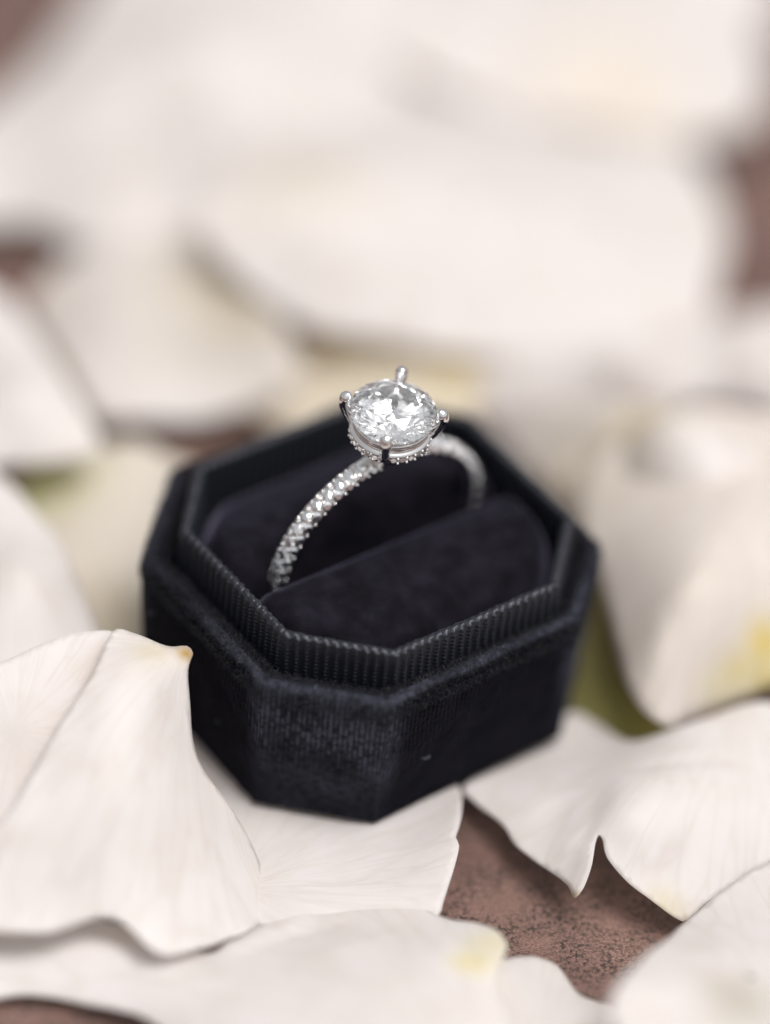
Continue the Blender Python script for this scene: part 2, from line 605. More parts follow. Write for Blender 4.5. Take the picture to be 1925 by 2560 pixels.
# pile along the rim and on the wall
S = np.stack(shell_loops)                # (loop, n, 3)
dz = np.gradient(S, axis=0); ds = np.gradient(S, axis=1)
NN = np.cross(ds, dz); NN /= np.linalg.norm(NN, axis=2)[:, :, None] + 1e-9
k0 = 8 + 84
pile('velvet_pile', S[k0:].reshape(-1, 3), NN[k0:].reshape(-1, 3), 52000, 0.035, 0.0035, M_PILE, 0.7, box)

# a few specks of lint
def fibres(name, pts, mat, parent):
    V, F = [], []
    for (p, L_) in pts:
        d = rng.normal(0, 1, 3); d[2] = abs(d[2]) * 0.6; d /= np.linalg.norm(d)
        s = np.cross(d, rng.normal(0, 1, 3)); s /= np.linalg.norm(s)
        k0_ = len(V)
        for i in range(7):
            t = i / 6
            c = p + d * L_ * t + s * L_ * 0.35 * math.sin(t * 2.2)
            for a in range(3):
                e = s * math.cos(a * 2.094) + np.cross(d, s) * math.sin(a * 2.094)
                V.append(c + e * 0.0022)
        for i in range(6):
            for a in range(3):
                F.append((k0_ + i * 3 + a, k0_ + i * 3 + (a + 1) % 3, k0_ + i * 3 + 3 + (a + 1) % 3, k0_ + i * 3 + 3 + a))
    return tag(mesh_obj(name, V, F, mat, parent), kind='stuff')


pts = []
for i in range(22):
    a = S[rng.integers(30, len(S) - 4), rng.integers(0, NS)]
    pts.append((a, 0.03 + 0.05 * rng.random()))
fibres('lint', pts, M_LINT, box)

# ------------------------------------------------------------------ ring
YR, TILT, PSI, R = 0.7109, 0.128, 0.0775, 1.055
C = np.array([0.0455, 0.0363, 1.5348]) + 0.068 * np.array([-math.sin(YR), math.cos(YR), 0.0]) + np.array([0.015, 0.013, -0.036])
u = np.array([math.cos(YR), math.sin(YR), 0]); v = np.array([-math.sin(YR), math.cos(YR), 0]); zz = np.array([0, 0, 1.])
n0 = math.cos(TILT) * zz - math.sin(TILT) * v
v1 = math.cos(TILT) * v + math.sin(TILT) * zz
n1 = math.cos(PSI) * n0 - math.sin(PSI) * u
u1 = math.cos(PSI) * u + math.sin(PSI) * n0
ring = bpy.data.objects.new('engagement_ring', None)
COL.objects.link(ring)
ring.empty_display_size = 0.2
ring.matrix_world = Matrix(((u1[0], v1[0], n1[0], C[0]), (u1[1], v1[1], n1[1], C[1]), (u1[2], v1[2], n1[2], C[2]), (0, 0, 0, 1)))
tag(ring, 'white metal ring with one large round diamond standing in the black box slot', 'ring')
# ring's own frame: x along the slot, y through the finger hole, z up to the diamond

# band: rounded section, scalloped lower sides
NB, NSEC = 360, 28
loops = []
for i in range(NB):
    th = 2 * math.pi * i / NB
    rad = np.array([math.sin(th), 0, math.cos(th)])
    ax = np.array([0, 1, 0])
    sc_ = 0.008 * math.cos(th * 48)
    L_ = []
    for k in range(NSEC):
        a = 2 * math.pi * k / NSEC
        cx, cyy = math.cos(a), math.sin(a)     # cx outwards, cyy sideways
        e = 0.8
        rr = (abs(cx) ** (2 / e) + abs(cyy) ** (2 / e)) ** (-e / 2) if False else 1
        ro = (0.062 if cx > 0 else 0.075) * cx
        si = (0.075 + (sc_ if cx < 0.3 else 0)) * cyy
        L_.append(rad * (R + ro) + ax * si)
    loops.append(np.array(L_))
V, F = loft(loops + [loops[0]])
mesh_obj('band', V, F, M_METAL, ring)


def brilliant(r, table=0.57, crown=0.15, girdle=0.03, pav=0.43, small=False):
    """round brilliant of girdle radius r; girdle plane z=0"""
    D = 2 * r
    V, F = [], []
    def ring_(rad, z, n, off=0.0):
        k = len(V)
        for i in range(n):
            a = 2 * math.pi * (i + off) / n
            V.append((rad * math.cos(a), rad * math.sin(a), z))
        return k
    zt = crown * D; zg = girdle * D / 2
    if small:
        t = ring_(r * 0.58, zt, 8); g1 = ring_(r, zg, 16); g0 = ring_(r, -zg, 16)
        cu = len(V); V.append((0, 0, -pav * D))
        F.append(tuple(t + i for i in range(8)))
        for i in range(8):
            j = (i + 1) % 8
            F.append((t + i, g1 + (2 * i - 1) % 16, g1 + 2 * i, g1 + (2 * i + 1) % 16))
            F.append((t + i, g1 + (2 * i + 1) % 16, t + j))
        for i in range(16):
            j = (i + 1) % 16
            F.append((g1 + i, g0 + i, g0 + j, g1 + j))
        for i in range(8):
            F.append((g0 + (2 * i - 1) % 16, cu, g0 + (2 * i + 1) % 16, g0 + 2 * i))
        return V, F
    rt = r * table
    t = ring_(rt, zt, 8)
    # star points: on the bezel planes. bezel plane passes table vertex (rt,zt) and girdle (r,zg) at the same angle
    slope = (zt - zg) / (r - rt)
    rs = 0.5 * (rt * 1.0 + r) * 0.995
    # kite's side corners lie in the bezel plane n.(x-..)=0 : height = zt - slope*(rs*cos(22.5deg)-rt)
    zs = zt - slope * (rs * math.cos(math.pi / 8) - rt)
    s = ring_(rs, zs, 8, 0.5)
    NG = 64
    g1 = ring_(r, zg, NG); g0 = ring_(r, -zg, NG)
    # scallop of the girdle follows the facets only roughly; it is thin
    plo = 0.78
    rl = r * (1 - plo)
    slope_p = (pav * D - zg) / r
    zl = -pav * D + slope_p * rl * math.cos(math.pi / 8)
    l = ring_(rl, zl, 8, 0.5)
    cu = len(V); V.append((0, 0, -pav * D))
    F.append(tuple(t + i for i in range(8)))
    q8 = NG // 8
    for i in range(8):
        j = (i + 1) % 8
        F.append((t + i, s + i, t + j))                                   # star
        F.append((t + i, s + (i - 1) % 8, g1 + (q8 * i) % NG, s + i))     # kite
        A = [g1 + (q8 * i + k) % NG for k in range(q8 // 2 + 1)]
        B = [g1 + (q8 * i + q8 // 2 + k) % NG for k in range(q8 // 2 + 1)]
        F.append((s + i, *A)); F.append((s + i, *B))                      # upper halves
        A = [g0 + (q8 * i + k) % NG for k in range(q8 // 2 + 1)]
        B = [g0 + (q8 * i + q8 // 2 + k) % NG for k in range(q8 // 2 + 1)]
        F.append((l + i, *reversed(A))); F.append((l + i, *reversed(B)))  # lower halves
        F.append((cu, l + i, g0 + (q8 * i) % NG, l + (i - 1) % 8))        # main
    # let the girdle follow the planes of the facets that end in it
    Va = np.array(V)
    for (pk, gk, zz_) in ((s, g1, zg), (l, g0, -zg)):
        for i in range(8):
            for (e0, e1) in ((q8 * i, q8 * i + q8 // 2), (q8 * i + q8 // 2, q8 * i + q8)):
                A_, B_, S_ = Va[gk + e0 % NG], Va[gk + e1 % NG], Va[pk + i]
                nn = np.cross(B_ - A_, S_ - A_)
                for k in range(e0 + 1, e1):
                    p = Va[gk + k % NG]
                    V[gk + k % NG] = (p[0], p[1], A_[2] - (nn[0] * (p[0] - A_[0]) + nn[1] * (p[1] - A_[1])) / nn[2])
    for k in range(NG):
        j = (k + 1) % NG
        F.append((g1 + k, g0 + k, g0 + j, g1 + j))
    return V, F


H_G = R + 0.585                            # girdle plane above the ring's centre
R_D = 0.384
V, F = brilliant(R_D, table=0.58, crown=0.15, girdle=0.025, pav=0.43)
a0 = math.radians(3)
V = np.array(V)
V = np.c_[V[:, 0] * math.cos(a0) - V[:, 1] * math.sin(a0), V[:, 0] * math.sin(a0) + V[:, 1] * math.cos(a0), V[:, 2]]
dia = mesh_obj('diamond', V, F, M_DIAMOND, ring, smooth=False)
dia.location = (0, 0, H_G)
import bmesh
def fix_normals(me):
    bm = bmesh.new(); bm.from_mesh(me)
    bmesh.ops.recalc_face_normals(bm, faces=bm.faces)
    bm.to_mesh(me); bm.free()
fix_normals(dia.data)


def tube(path, radii, n=14, squash=1.0):
    """tapered tube along points with rounded ends"""
    path = [np.array(p, float) for p in path]
    loops = []
    for i, (p, r_) in enumerate(zip(path, radii)):
        d = path[min(i + 1, len(path) - 1)] - path[max(i - 1, 0)]
        d /= np.linalg.norm(d)
        sx = np.cross(d, np.array([0.0, 0.0, 1.0]) if abs(d[2]) < 0.95 else np.array([1.0, 0, 0]))
        # keep a stable sideways axis: tangent to the circle around the stone
        tg = np.array([-p[1], p[0], 0.0]); tg /= np.linalg.norm(tg) + 1e-9
        sx = tg - d * (tg @ d); sx /= np.linalg.norm(sx)
        sy = np.cross(d, sx)
        loops.append(np.array([p + r_ * (sx * math.cos(2 * math.pi * k / n) * squash + sy * math.sin(2 * math.pi * k / n)) for k in range(n)]))
    return loft(loops, True, True, True)


def spline(pts, n):
    pts = np.array(pts, float)
    t = np.linspace(0, len(pts) - 1, n)
    out = []
    for x in t:
        i = min(int(x), len(pts) - 2); f = x - i
        p0, p1, p2, p3 = pts[max(i - 1, 0)], pts[i], pts[i + 1], pts[min(i + 2, len(pts) - 1)]
        out.append(0.5 * ((2 * p1) + (-p0 + p2) * f + (2 * p0 - 5 * p1 + 4 * p2 - p3) * f * f + (-p0 + 3 * p1 - 3 * p2 + p3) * f ** 3))
    return np.array(out)


for ang in (45, 135, 225, 315):
    a = math.radians(ang)
    ca, sa = math.cos(a), math.sin(a)
    pr = [(0.13, R + 0.10), (0.24, R + 0.22), (0.35, R + 0.38), (0.415, H_G - 0.06), (0.434, H_G + 0.01), (0.428, H_G + 0.06), (0.402, H_G + 0.085), (0.378, H_G + 0.088)]
    sp = spline(pr, 90)
    arc = np.r_[0, np.cumsum(np.linalg.norm(np.diff(sp, axis=0), axis=1))]
    left = arc[-1] - arc
    rad = np.interp(arc / arc[-1], [0, 0.3, 0.6, 0.8, 1], [0.040, 0.042, 0.046, 0.052, 0.058])
    rad = np.where(left < 0.058, np.sqrt(np.clip(0.058 ** 2 - (0.058 - left) ** 2, 9e-6, None)), rad)
    V, F = tube([(ca * r_, sa * r_, h_) for r_, h_ in sp], rad, 18)
    mesh_obj('prong', V, F, M_METAL, ring)


def lathe(profile, n=96):
    loops = []
    for r_, h_ in profile:
        a = np.arange(n) * 2 * math.pi / n
        loops.append(np.c_[r_ * np.cos(a), r_ * np.sin(a), np.full(n, h_)])
    return loft(loops)


# gallery that holds the stone and carries the hidden halo
HH = H_G - 0.245                          # height of the halo
gal = [(0.300, HH - 0.055), (0.330, HH - 0.060), (0.352, HH - 0.045), (0.358, HH - 0.03), (0.345, HH), (0.366, HH + 0.035), (0.362, HH + 0.055), (0.345, HH + 0.062),
       (0.330, HH + 0.075), (0.338, HH + 0.12), (0.352, HH + 0.15), (0.350, HH + 0.165), (0.335, HH + 0.165), (0.305, HH + 0.10), (0.285, HH + 0.02), (0.300, HH - 0.055)]
V, F = lathe(gal)
mesh_obj('gallery', V, F, M_METAL, ring)
# tapering basket from the gallery down into the band
V, F = lathe([(0.345, HH - 0.05), (0.31, HH - 0.09), (0.24, R + 0.16), (0.17, R + 0.09), (0.12, R + 0.03), (0.10, R + 0.03), (0.15, R + 0.10), (0.22, R + 0.18), (0.29, HH - 0.07), (0.345, HH - 0.05)], 64)
mesh_obj('basket', V, F, M_METAL, ring)

Vs, Fs = brilliant(0.5, small=True)
me_stone = bpy.data.meshes.new('pave_stone')
me_stone.from_pydata(Vs, [], Fs); me_stone.update()
me_stone.materials.append(M_MELEE)
fix_normals(me_stone)
bead_V, bead_F = [], []
def sphere_pts(c, r_, nu=8, nv=5):
    k0 = len(bead_V)
    for j in range(nv + 1):
        ph_ = math.pi * j / nv
        for i in range(nu):
            t = 2 * math.pi * i / nu
            bead_V.append((c[0] + r_ * math.sin(ph_) * math.cos(t), c[1] + r_ * math.sin(ph_) * math.sin(t), c[2] + r_ * math.cos(ph_)))
    for j in range(nv):
        for i in range(nu):
            a = k0 + j * nu + i; b_ = k0 + j * nu + (i + 1) % nu
            bead_F.append((a, b_, b_ + nu, a + nu))


def put_stone(p, nrm, size, spin):
    o = bpy.data.objects.new('pave_stone', me_stone)
    COL.objects.link(o)
    o.parent = ring
    q_ = Vector(nrm).to_track_quat('Z', 'X')
    M_ = Matrix.Translation(Vector(p)) @ q_.to_matrix().to_4x4() @ Matrix.Rotation(spin, 4, 'Z') @ Matrix.Diagonal((size, size, size, 1))
    o.matrix_basis = M_


PITCH = 2 * math.pi / 52
for row, (alpha, ofs, size) in enumerate(((0.0, 0.0, 0.103), (62, 0.5, 0.098), (-62, 0.5, 0.098))):
    al = math.radians(alpha)
    for i in range(-17, 18):
        th = (i + ofs) * PITCH
        if abs(th) < 0.17: continue
        rad = np.array([math.sin(th), 0, math.cos(th)]); ax = np.array([0, 1.0, 0])
        tg = np.array([math.cos(th), 0, -math.sin(th)])
        nrm = rad * math.cos(al) + ax * math.sin(al)
        surf = rad * (R + 0.062 * math.cos(al)) + ax * 0.075 * math.sin(al)
        j = rng.normal(0, 0.05, 3)
        put_stone(surf + nrm * 0.008, nrm + j, size, rng.random() * 6)
        side = np.cross(nrm, tg)
        for s1 in (-1, 1):
            b_ = surf + tg * PITCH * R * 0.5 + side * s1 * 0.036 + nrm * 0.006
            sphere_pts(b_, 0.017)
NH = 28
for i in range(NH):
    a = 2 * math.pi * (i + 0.5) / NH
    if min(abs((a - math.radians(x) + math.pi) % (2 * math.pi) - math.pi) for x in (45, 135, 225, 315)) < 0.11: continue
    nrm = np.array([math.cos(a), math.sin(a), 0.12])
    put_stone(np.array([math.cos(a) * 0.353, math.sin(a) * 0.353, HH]), nrm, 0.076, rng.random() * 6)
    for s1 in (-1, 1):
        b_ = a + math.pi / NH
        sphere_pts((math.cos(b_) * 0.366, math.sin(b_) * 0.366, HH + s1 * 0.026), 0.015)
tag(mesh_obj('setting_beads', bead_V, bead_F, M_METAL, ring), kind='stuff')


# ------------------------------------------------------------------ petals
def tps(P, z):
    n_ = len(P)
    d = np.linalg.norm(P[:, None] - P[None], axis=2)
    K = np.where(d > 0, d * d * np.log(d + 1e-12), 0) + np.eye(n_) * 1e-3
    A = np.zeros((n_ + 3, n_ + 3)); A[:n_, :n_] = K
    A[:n_, n_] = 1; A[:n_, n_ + 1:] = P
    A[n_:, :n_] = A[:n_, n_:].T
    sol = np.linalg.solve(A, np.r_[z, 0, 0, 0])
    def f(Q):
        d = np.linalg.norm(Q[:, None] - P[None], axis=2)
        K = np.where(d > 0, d * d * np.log(d + 1e-12), 0)
        return K @ sol[:n_] + sol[n_] + Q @ sol[n_ + 1:]
    return f


WHITE = np.array([0.90, 0.865, 0.845])


def petal(label, outline, inner=(), base=None, tints=(), creases=(), rough=0.018, lip=0.006, lipw=0.09, step=0.07,
          name='rose_petal', cat='petal', col=WHITE, thick=0.010, sharp=False, seed=0):
    B = np.array([pix(*p) for p in outline])
    # closed outline, smoothed
    m = len(B)
    dense = []
    for i in range(m):
        p0, p1, p2, p3 = B[i - 1], B[i], B[(i + 1) % m], B[(i + 2) % m]
        k = max(2, int(np.linalg.norm(p2 - p1) / step * 1.3))
        for j in range(k):
            f = j / k
            dense.append(0.5 * ((2 * p1) + (-p0 + p2) * f + (2 * p0 - 5 * p1 + 4 * p2 - p3) * f * f + (-p0 + 3 * p1 - 3 * p2 + p3) * f ** 3))
    dense = np.array(dense)
    I = np.array([pix(*p) for p in inner]) if len(inner) else np.zeros((0, 3))
    ctrl = np.vstack([dense[::3], I])
    f = tps(ctrl[:, :2], ctrl[:, 2])
    lo, hi = dense[:, :2].min(0), dense[:, :2].max(0)
    xs = np.arange(lo[0], hi[0], step); ys = np.arange(lo[1], hi[1], step * 0.866)
    G = np.array([(x + (step / 2 if j % 2 else 0), y) for j, y in enumerate(ys) for x in xs])
    # inside test + distance to the outline
    a = dense[:, :2]; b_ = np.roll(a, -1, 0)
    def inside(Q):
        c = np.zeros(len(Q), bool)
        for (x1, y1), (x2, y2) in zip(a, b_):
            if y1 == y2: continue
            cr = ((y1 > Q[:, 1]) != (y2 > Q[:, 1])) & (Q[:, 0] < (x2 - x1) * (Q[:, 1] - y1) / (y2 - y1) + x1)
            c ^= cr
        return c
    def edged(Q):
        out = np.full(len(Q), 1e9)
        for s_ in range(0, len(Q), 4000):
            q_ = Q[s_:s_ + 4000]
            out[s_:s_ + 4000] = np.sqrt(((q_[:, None] - a[None]) ** 2).sum(2).min(1))
        return out
    G = G[inside(G)]
    G = G[edged(G) > step * 0.55]
    pts = np.vstack([a, G])
    nb_ = len(a)
    vs, _, fs, _, _, _ = delaunay_2d_cdt([Vector(p) for p in pts], [(i, (i + 1) % nb_) for i in range(nb_)], [], 1, 1e-6)
    Q = np.array([(p.x, p.y) for p in vs])
    z = f(Q)
    ed = edged(Q)
    P3 = np.c_[Q, z * 0 + seed * 3.1]
    z = z + rough * 2.4 * (vnoise(P3 * 1.3) - 0.5) + rough * 1.0 * (vnoise(P3 * 3.3 + 5) - 0.5)
    z = z - lip * np.exp(-(ed / lipw) ** 1.5) + 0.02 * np.exp(-(ed / 0.2) ** 2) * (vnoise(P3 * 4 + 11) - 0.5) * 2
    for (x1, y1, x2, y2, h, wd) in creases:
        zc = float(f(np.array([pix((x1 + x2) / 2, (y1 + y2) / 2, z.mean())[:2]]))[0])
        A_, B_ = pix(x1, y1, zc)[:2], pix(x2, y2, zc)[:2]
        d = B_ - A_
        t = np.clip(((Q - A_) @ d) / (d @ d), 0, 1)
        dist = np.linalg.norm(Q - (A_ + t[:, None] * d), axis=1)
        z = z + h * np.exp(-(dist / wd) ** 2) * np.sin(math.pi * np.clip(t * 0.9 + 0.05, 0, 1)) ** 0.6
    V = np.c_[Q, np.maximum(z, GZ + 0.012)]
    E_ = np.array([(f_[i], f_[(i + 1) % 3]) for f_ in fs for i in range(3)])
    E_ = np.vstack([E_, E_[:, ::-1]])
    deg = np.bincount(E_[:, 0], minlength=len(V))[:, None]
    onb = ed < 1e-6
    for _ in range(5):
        acc = np.zeros_like(V)
        np.add.at(acc, E_[:, 0], V[E_[:, 1]])
        V = np.where(onb[:, None], V, 0.5 * V + 0.5 * acc / np.maximum(deg, 1))
    if base is None:
        base_p = a.mean(0)
    else:
        base_p = pix(*base)[:2]
    # pivot at the petal's middle
    cen = np.array([a[:, 0].mean(), a[:, 1].mean(), V[:, 2].min()])
    o = mesh_obj(name, V - cen, [list(f_) for f_ in fs], M_PETAL)
    o.location = cen
    me = o.data
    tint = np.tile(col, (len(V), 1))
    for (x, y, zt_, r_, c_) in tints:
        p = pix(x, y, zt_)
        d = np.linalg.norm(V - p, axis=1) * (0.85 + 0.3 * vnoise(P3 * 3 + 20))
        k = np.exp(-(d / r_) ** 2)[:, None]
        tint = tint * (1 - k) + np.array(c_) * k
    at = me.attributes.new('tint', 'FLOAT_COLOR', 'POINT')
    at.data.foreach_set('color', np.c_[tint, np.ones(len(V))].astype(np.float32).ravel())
    d = Q - base_p
    ang = np.arctan2(d[:, 1], d[:, 0]); rr = np.linalg.norm(d, axis=1)
    at = me.attributes.new('vein', 'FLOAT_VECTOR', 'POINT')
    at.data.foreach_set('vector', np.c_[np.cos(ang) * 16, np.sin(ang) * 16, rr * 0.9].astype(np.float32).ravel())
    so = o.modifiers.new('thickness', 'SOLIDIFY')
    so.thickness = thick
    so.offset = -1.0
    so.use_rim = True
    # make sure the upper side is the outside
    if len(me.polygons) and sum(p.normal.z for p in me.polygons) < 0:
        me.flip_normals()
    tag(o, label, cat)
    return f


YEL = (0.80, 0.66, 0.22); CREAM = (0.84, 0.76, 0.58); OLIVE = (0.36, 0.33, 0.12); BROWN = (0.55, 0.36, 0.10); GRN = (0.62, 0.62, 0.30)

# --- behind the box, far to near
petal('big white petal filling the top left, brown surface showing at its outer corner',
      [(-90, 300, .4), (5, 195, .5), (95, 108, .6), (180, 0, .7), (250, -90, .8), (560, -150, 1.0), (780, -60, .9), (850, 90, .8), (900, 240, .6), (840, 360, .5),
       (700, 430, .4), (520, 480, .3), (420, 500, .2), (260, 545, .1), (120, 505, .05), (60, 488, .05), (-90, 470, .1)],
      [(450, 200, 1.2), (200, 300, .8), (620, 250, 1.0), (320, 380, .55)], seed=1, rough=.05)
petal('wide white petal across the top right, its lower edge shading the one below',
      [(690, -120, 1.0), (790, 70, .9), (880, 148, .85), (960, 182, .8), (1060, 235, .75), (1130, 258, .75), (1280, 270, .75), (1420, 292, .65), (1560, 288, .55),
       (1640, 250, .5), (1668, 160, .5), (1650, 60, .6), (1720, -60, .8), (1300, -170, 1.1)],
      [(1200, 100, 1.1), (1480, 170, .8), (950, 60, 1.0)], tints=[(1380, 100, 1.6, .8, CREAM)], seed=2, rough=.05)
petal('large domed white petal in the middle distance directly above the diamond',
      [(425, 465, 1.25), (465, 545, 1.1), (525, 605, .95), (585, 655, .8), (680, 705, .7), (850, 745, .5), (1050, 765, .45), (1250, 765, .4), (1450, 725, .35), (1532, 690, .3),
       (1546, 620, .3), (1572, 520, .4), (1550, 420, .45), (1480, 315, .5), (1380, 240, .35), (1100, 180, .4), (900, 170, .5), (700, 260, .9), (500, 370, 1.2)],
      [(700, 480, 1.35), (1000, 500, 1.1), (1350, 540, .75), (560, 470, 1.35), (900, 620, .85), (1250, 650, .65)], tints=[(640, 430, 1.2, .5, (.83, .78, .68))], seed=3, rough=.05)
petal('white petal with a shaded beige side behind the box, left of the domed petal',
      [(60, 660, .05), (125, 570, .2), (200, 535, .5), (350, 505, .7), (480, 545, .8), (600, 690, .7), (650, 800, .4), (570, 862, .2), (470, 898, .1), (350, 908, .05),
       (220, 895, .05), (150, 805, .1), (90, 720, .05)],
      [(280, 690, .55), (450, 640, .65), (400, 820, .2)], tints=[(520, 640, .6, .9, (.72, .66, .55)), (100, 640, .2, .4, (.87, .82, .77))], seed=4, rough=.04)  # first tint paints in the shade of the domed petal
petal('white petal at the right edge above the dark slit, behind the box',
      [(1010, 795, .2), (1150, 765, .4), (1400, 742, .5), (1540, 702, .55), (1760, 670, .6), (1780, 900, .4), (1600, 885, .3), (1490, 880, .25), (1440, 905, .2), (1200, 905, .1), (1070, 880, 0)],
      [(1350, 820, .6), (1620, 790, .7)], seed=5, rough=.04)
petal('cream petal with yellow base spots just behind the diamond and the box',
      [(540, 885, -.1), (610, 760, .1), (720, 700, .3), (900, 720, .35), (1050, 760, .3), (1130, 830, .1), (1080, 900, -.05), (900, 980, -.2), (700, 960, -.2)],
      [(820, 800, .2)], col=np.array([.86, .80, .70]), tints=[(740, 738, .3, .28, YEL), (970, 780, .3, .35, YEL), (830, 800, .2, .9, (.84, .77, .63))], seed=6)
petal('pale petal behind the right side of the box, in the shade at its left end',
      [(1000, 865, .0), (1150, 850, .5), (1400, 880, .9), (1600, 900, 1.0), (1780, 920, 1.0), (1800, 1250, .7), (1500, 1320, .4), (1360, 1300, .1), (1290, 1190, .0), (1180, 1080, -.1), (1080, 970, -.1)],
      [(1350, 1020, .9), (1550, 1080, 1.1), (1200, 960, .6)], tints=[(1230, 1060, .3, .9, (.80, .74, .64)), (1420, 930, .9, .5, CREAM)], seed=7, rough=.04)  # left-end tint is shade painted on beside the box
petal('blurred olive green leaf tucked between the black box and the white petals on its right',
      [(1225, 1180, -.1), (1300, 1200, .0), (1380, 1290, .1), (1440, 1420, .2), (1500, 1560, .1), (1440, 1605, .0), (1330, 1600, -.1), (1240, 1560, -.2), (1200, 1400, -.25)],
      [(1350, 1430, .1)], col=np.array(OLIVE), tints=[(1430, 1570, .1, .45, (.55, .52, .16))], name='leaf', cat='leaf', seed=8)
petal('large cupped cream petal at the right edge with a yellow heart, beside the olive leaf',
      [(1290, 1235, .55), (1316, 1340, .6), (1340, 1432, .6), (1362, 1500, .55), (1400, 1543, .5), (1445, 1567, .4), (1500, 1556, .35), (1575, 1525, .4), (1660, 1487, .45), (1800, 1440, .5),
       (1860, 1200, 1.0), (1800, 960, 1.2), (1600, 885, 1.15), (1440, 895, 1.05), (1320, 960, .85), (1262, 1050, .65), (1255, 1150, .55)],
      [(1480, 1280, 1.35), (1600, 1150, 1.4), (1430, 1440, .9), (1560, 1430, .8), (1420, 1100, 1.05), (1350, 1180, .85)], col=np.array([.88, .83, .785]),
      tints=[(1640, 1388, .75, .2, (.86, .70, .16)), (1655, 1470, .5, .2, (.84, .74, .36)), (1560, 1490, .6, .22, (.86, .80, .60)), (1600, 1450, .7, .16, (.84, .75, .42)), (1290, 1100, .5, .6, (.84, .78, .70))],  # yellow heart; the last tint paints shade on the side facing the box
      creases=[(1450, 1330, 1490, 1440, -.05, .05), (1590, 1430, 1500, 1560, -.06, .06), (1620, 1080, 1645, 1330, -.06, .08)], seed=9, rough=.03)
petal('white petal at the left edge, level with the back of the box',
      [(-110, 622, .6), (8, 640, .6), (60, 700, .7), (112, 770, .75), (165, 862, .7), (212, 945, .6), (200, 985, .5), (120, 1003, .45), (0, 1006, .4), (-110, 1010, .4)],
      [(60, 860, .85)], seed=10, rough=.03)
petal('cream petal resting against the left wall of the box, greenish at its base',
      [(232, 958, .1), (300, 946, .2), (355, 978, .2), (420, 1010, 0), (420, 1060, -.15), (350, 1180, -.2), (320, 1300, -.25), (320, 1420, -.3), (180, 1430, -.28), (60, 1180, -.2), (40, 1040, -.1), (120, 985, .05)],
      [(230, 1080, .1), (220, 1250, -.1)], col=np.array([.85, .80, .72]), tints=[(80, 1030, 0, .5, GRN), (250, 1330, -.2, .45, (.70, .63, .50))], seed=11)  # greenish base; the second tint is painted shade low down by the box
petal('long white petal at the left edge, in front of the cream petal',
      [(-110, 1000, .7), (8, 1038, .7), (60, 1082, .75), (125, 1157, .75), (162, 1240, .7), (205, 1335, .5), (250, 1440, .3), (150, 1500, .3), (-110, 1500, .4)],
      [(50, 1250, .95)], seed=12, rough=.03)

petal('pale petal low in the gap left of the domed petal, half hidden by its neighbours',
      [(180, 470, -.2), (300, 440, -.1), (480, 470, .1), (620, 600, .1), (600, 720, -.1), (300, 680, -.2), (160, 600, -.25)], [(400, 560, 0)], seed=22)
petal('pale petal low at the right, peeping out between the domed petal and the top one',
      [(1000, 130, -.1), (1300, 190, -.1), (1480, 250, -.1), (1500, 330, -.2), (1440, 400, -.2), (1200, 360, -.1), (950, 260, -.1)], [(1250, 270, 0)], seed=23)
petal('greenish white petal low at the left, under the petal at the left edge',
      [(70, 700, -.2), (180, 680, -.1), (330, 760, -.1), (300, 880, -.2), (215, 915, -.25), (90, 820, -.2)], [(180, 780, -.05)], tints=[(110, 760, -.1, .4, GRN)], seed=24)
petal('pale petal lying flat at the right, beneath the petal above the dark slit',
      [(1080, 740, -.2), (1400, 700, -.15), (1700, 680, -.15), (1720, 850, -.2), (1500, 870, -.25), (1300, 900, -.25), (1090, 860, -.25)], [(1400, 790, -.1)], seed=25)

# --- in front, far to near
petal('white petal lying under the front corner of the box, right edge turned up',
      [(991, 1699, -.03), (997, 1737, .10), (993, 1777, .18), (984, 1806, .22), (991, 1824, .24), (981, 1872, .18), (957, 1947, .08), (945, 1980, .02), (880, 2030, -.02), (700, 2040, -.05), (560, 2010, -.08),
       (470, 1920, -.1), (400, 1760, -.14), (360, 1600, -.2), (420, 1500, -.2), (560, 1560, -.15), (800, 1640, -.10), (940, 1660, -.08)],
      [(700, 1830, -.06), (850, 1860, .0), (930, 1800, .08), (800, 1740, -.10)], creases=[(800, 1765, 806, 1850, .05, .03), (690, 1880, 960, 1830, .02, .05)], seed=13, base=(500, 1900, 0))
petal('white petal right of the box, folded over with a curled brown tipped point',
      [(1004, 1693, -.06), (1021, 1722, -.06), (1060, 1758, -.05), (1091, 1787, -.04), (1116, 1827, -.03), (1181, 1877, .0), (1226, 1912, .02), (1240, 1938, .03), (1257, 1922, .08), (1275, 1877, .2), (1280, 1850, .28), (1285, 1818, .30),
       (1292, 1800, .32), (1302, 1812, .30), (1312, 1850, .24), (1356, 1902, .14), (1406, 1942, .05), (1462, 1982, -.08), (1486, 1984, -.1), (1531, 1946, -.06), (1611, 1892, 0), (1660, 1866, .05), (1780, 1820, .1),
       (1830, 1560, .3), (1660, 1512, .5), (1532, 1546, .42), (1432, 1584, .3), (1357, 1598, .1), (1290, 1560, -.1), (1220, 1540, -.15), (1100, 1620, -.12)],
      [(1140, 1740, .06), (1200, 1800, .10), (1340, 1780, .42), (1290, 1720, .32), (1230, 1740, .16), (1450, 1880, .14), (1400, 1800, .40), (1500, 1720, .46), (1620, 1780, .26)],
      creases=[(1370, 1650, 1640, 1640, -.06, .05), (1300, 1690, 1250, 1850, -.04, .09), (1288, 1800, 1246, 1925, .035, .035)], tints=[(1241, 1936, .03, .05, (.62, .50, .28)), (1440, 1960, 0, .2, (.86, .80, .66))], step=.05, lip=.004, seed=14, base=(1600, 1500, .4), rough=.012)
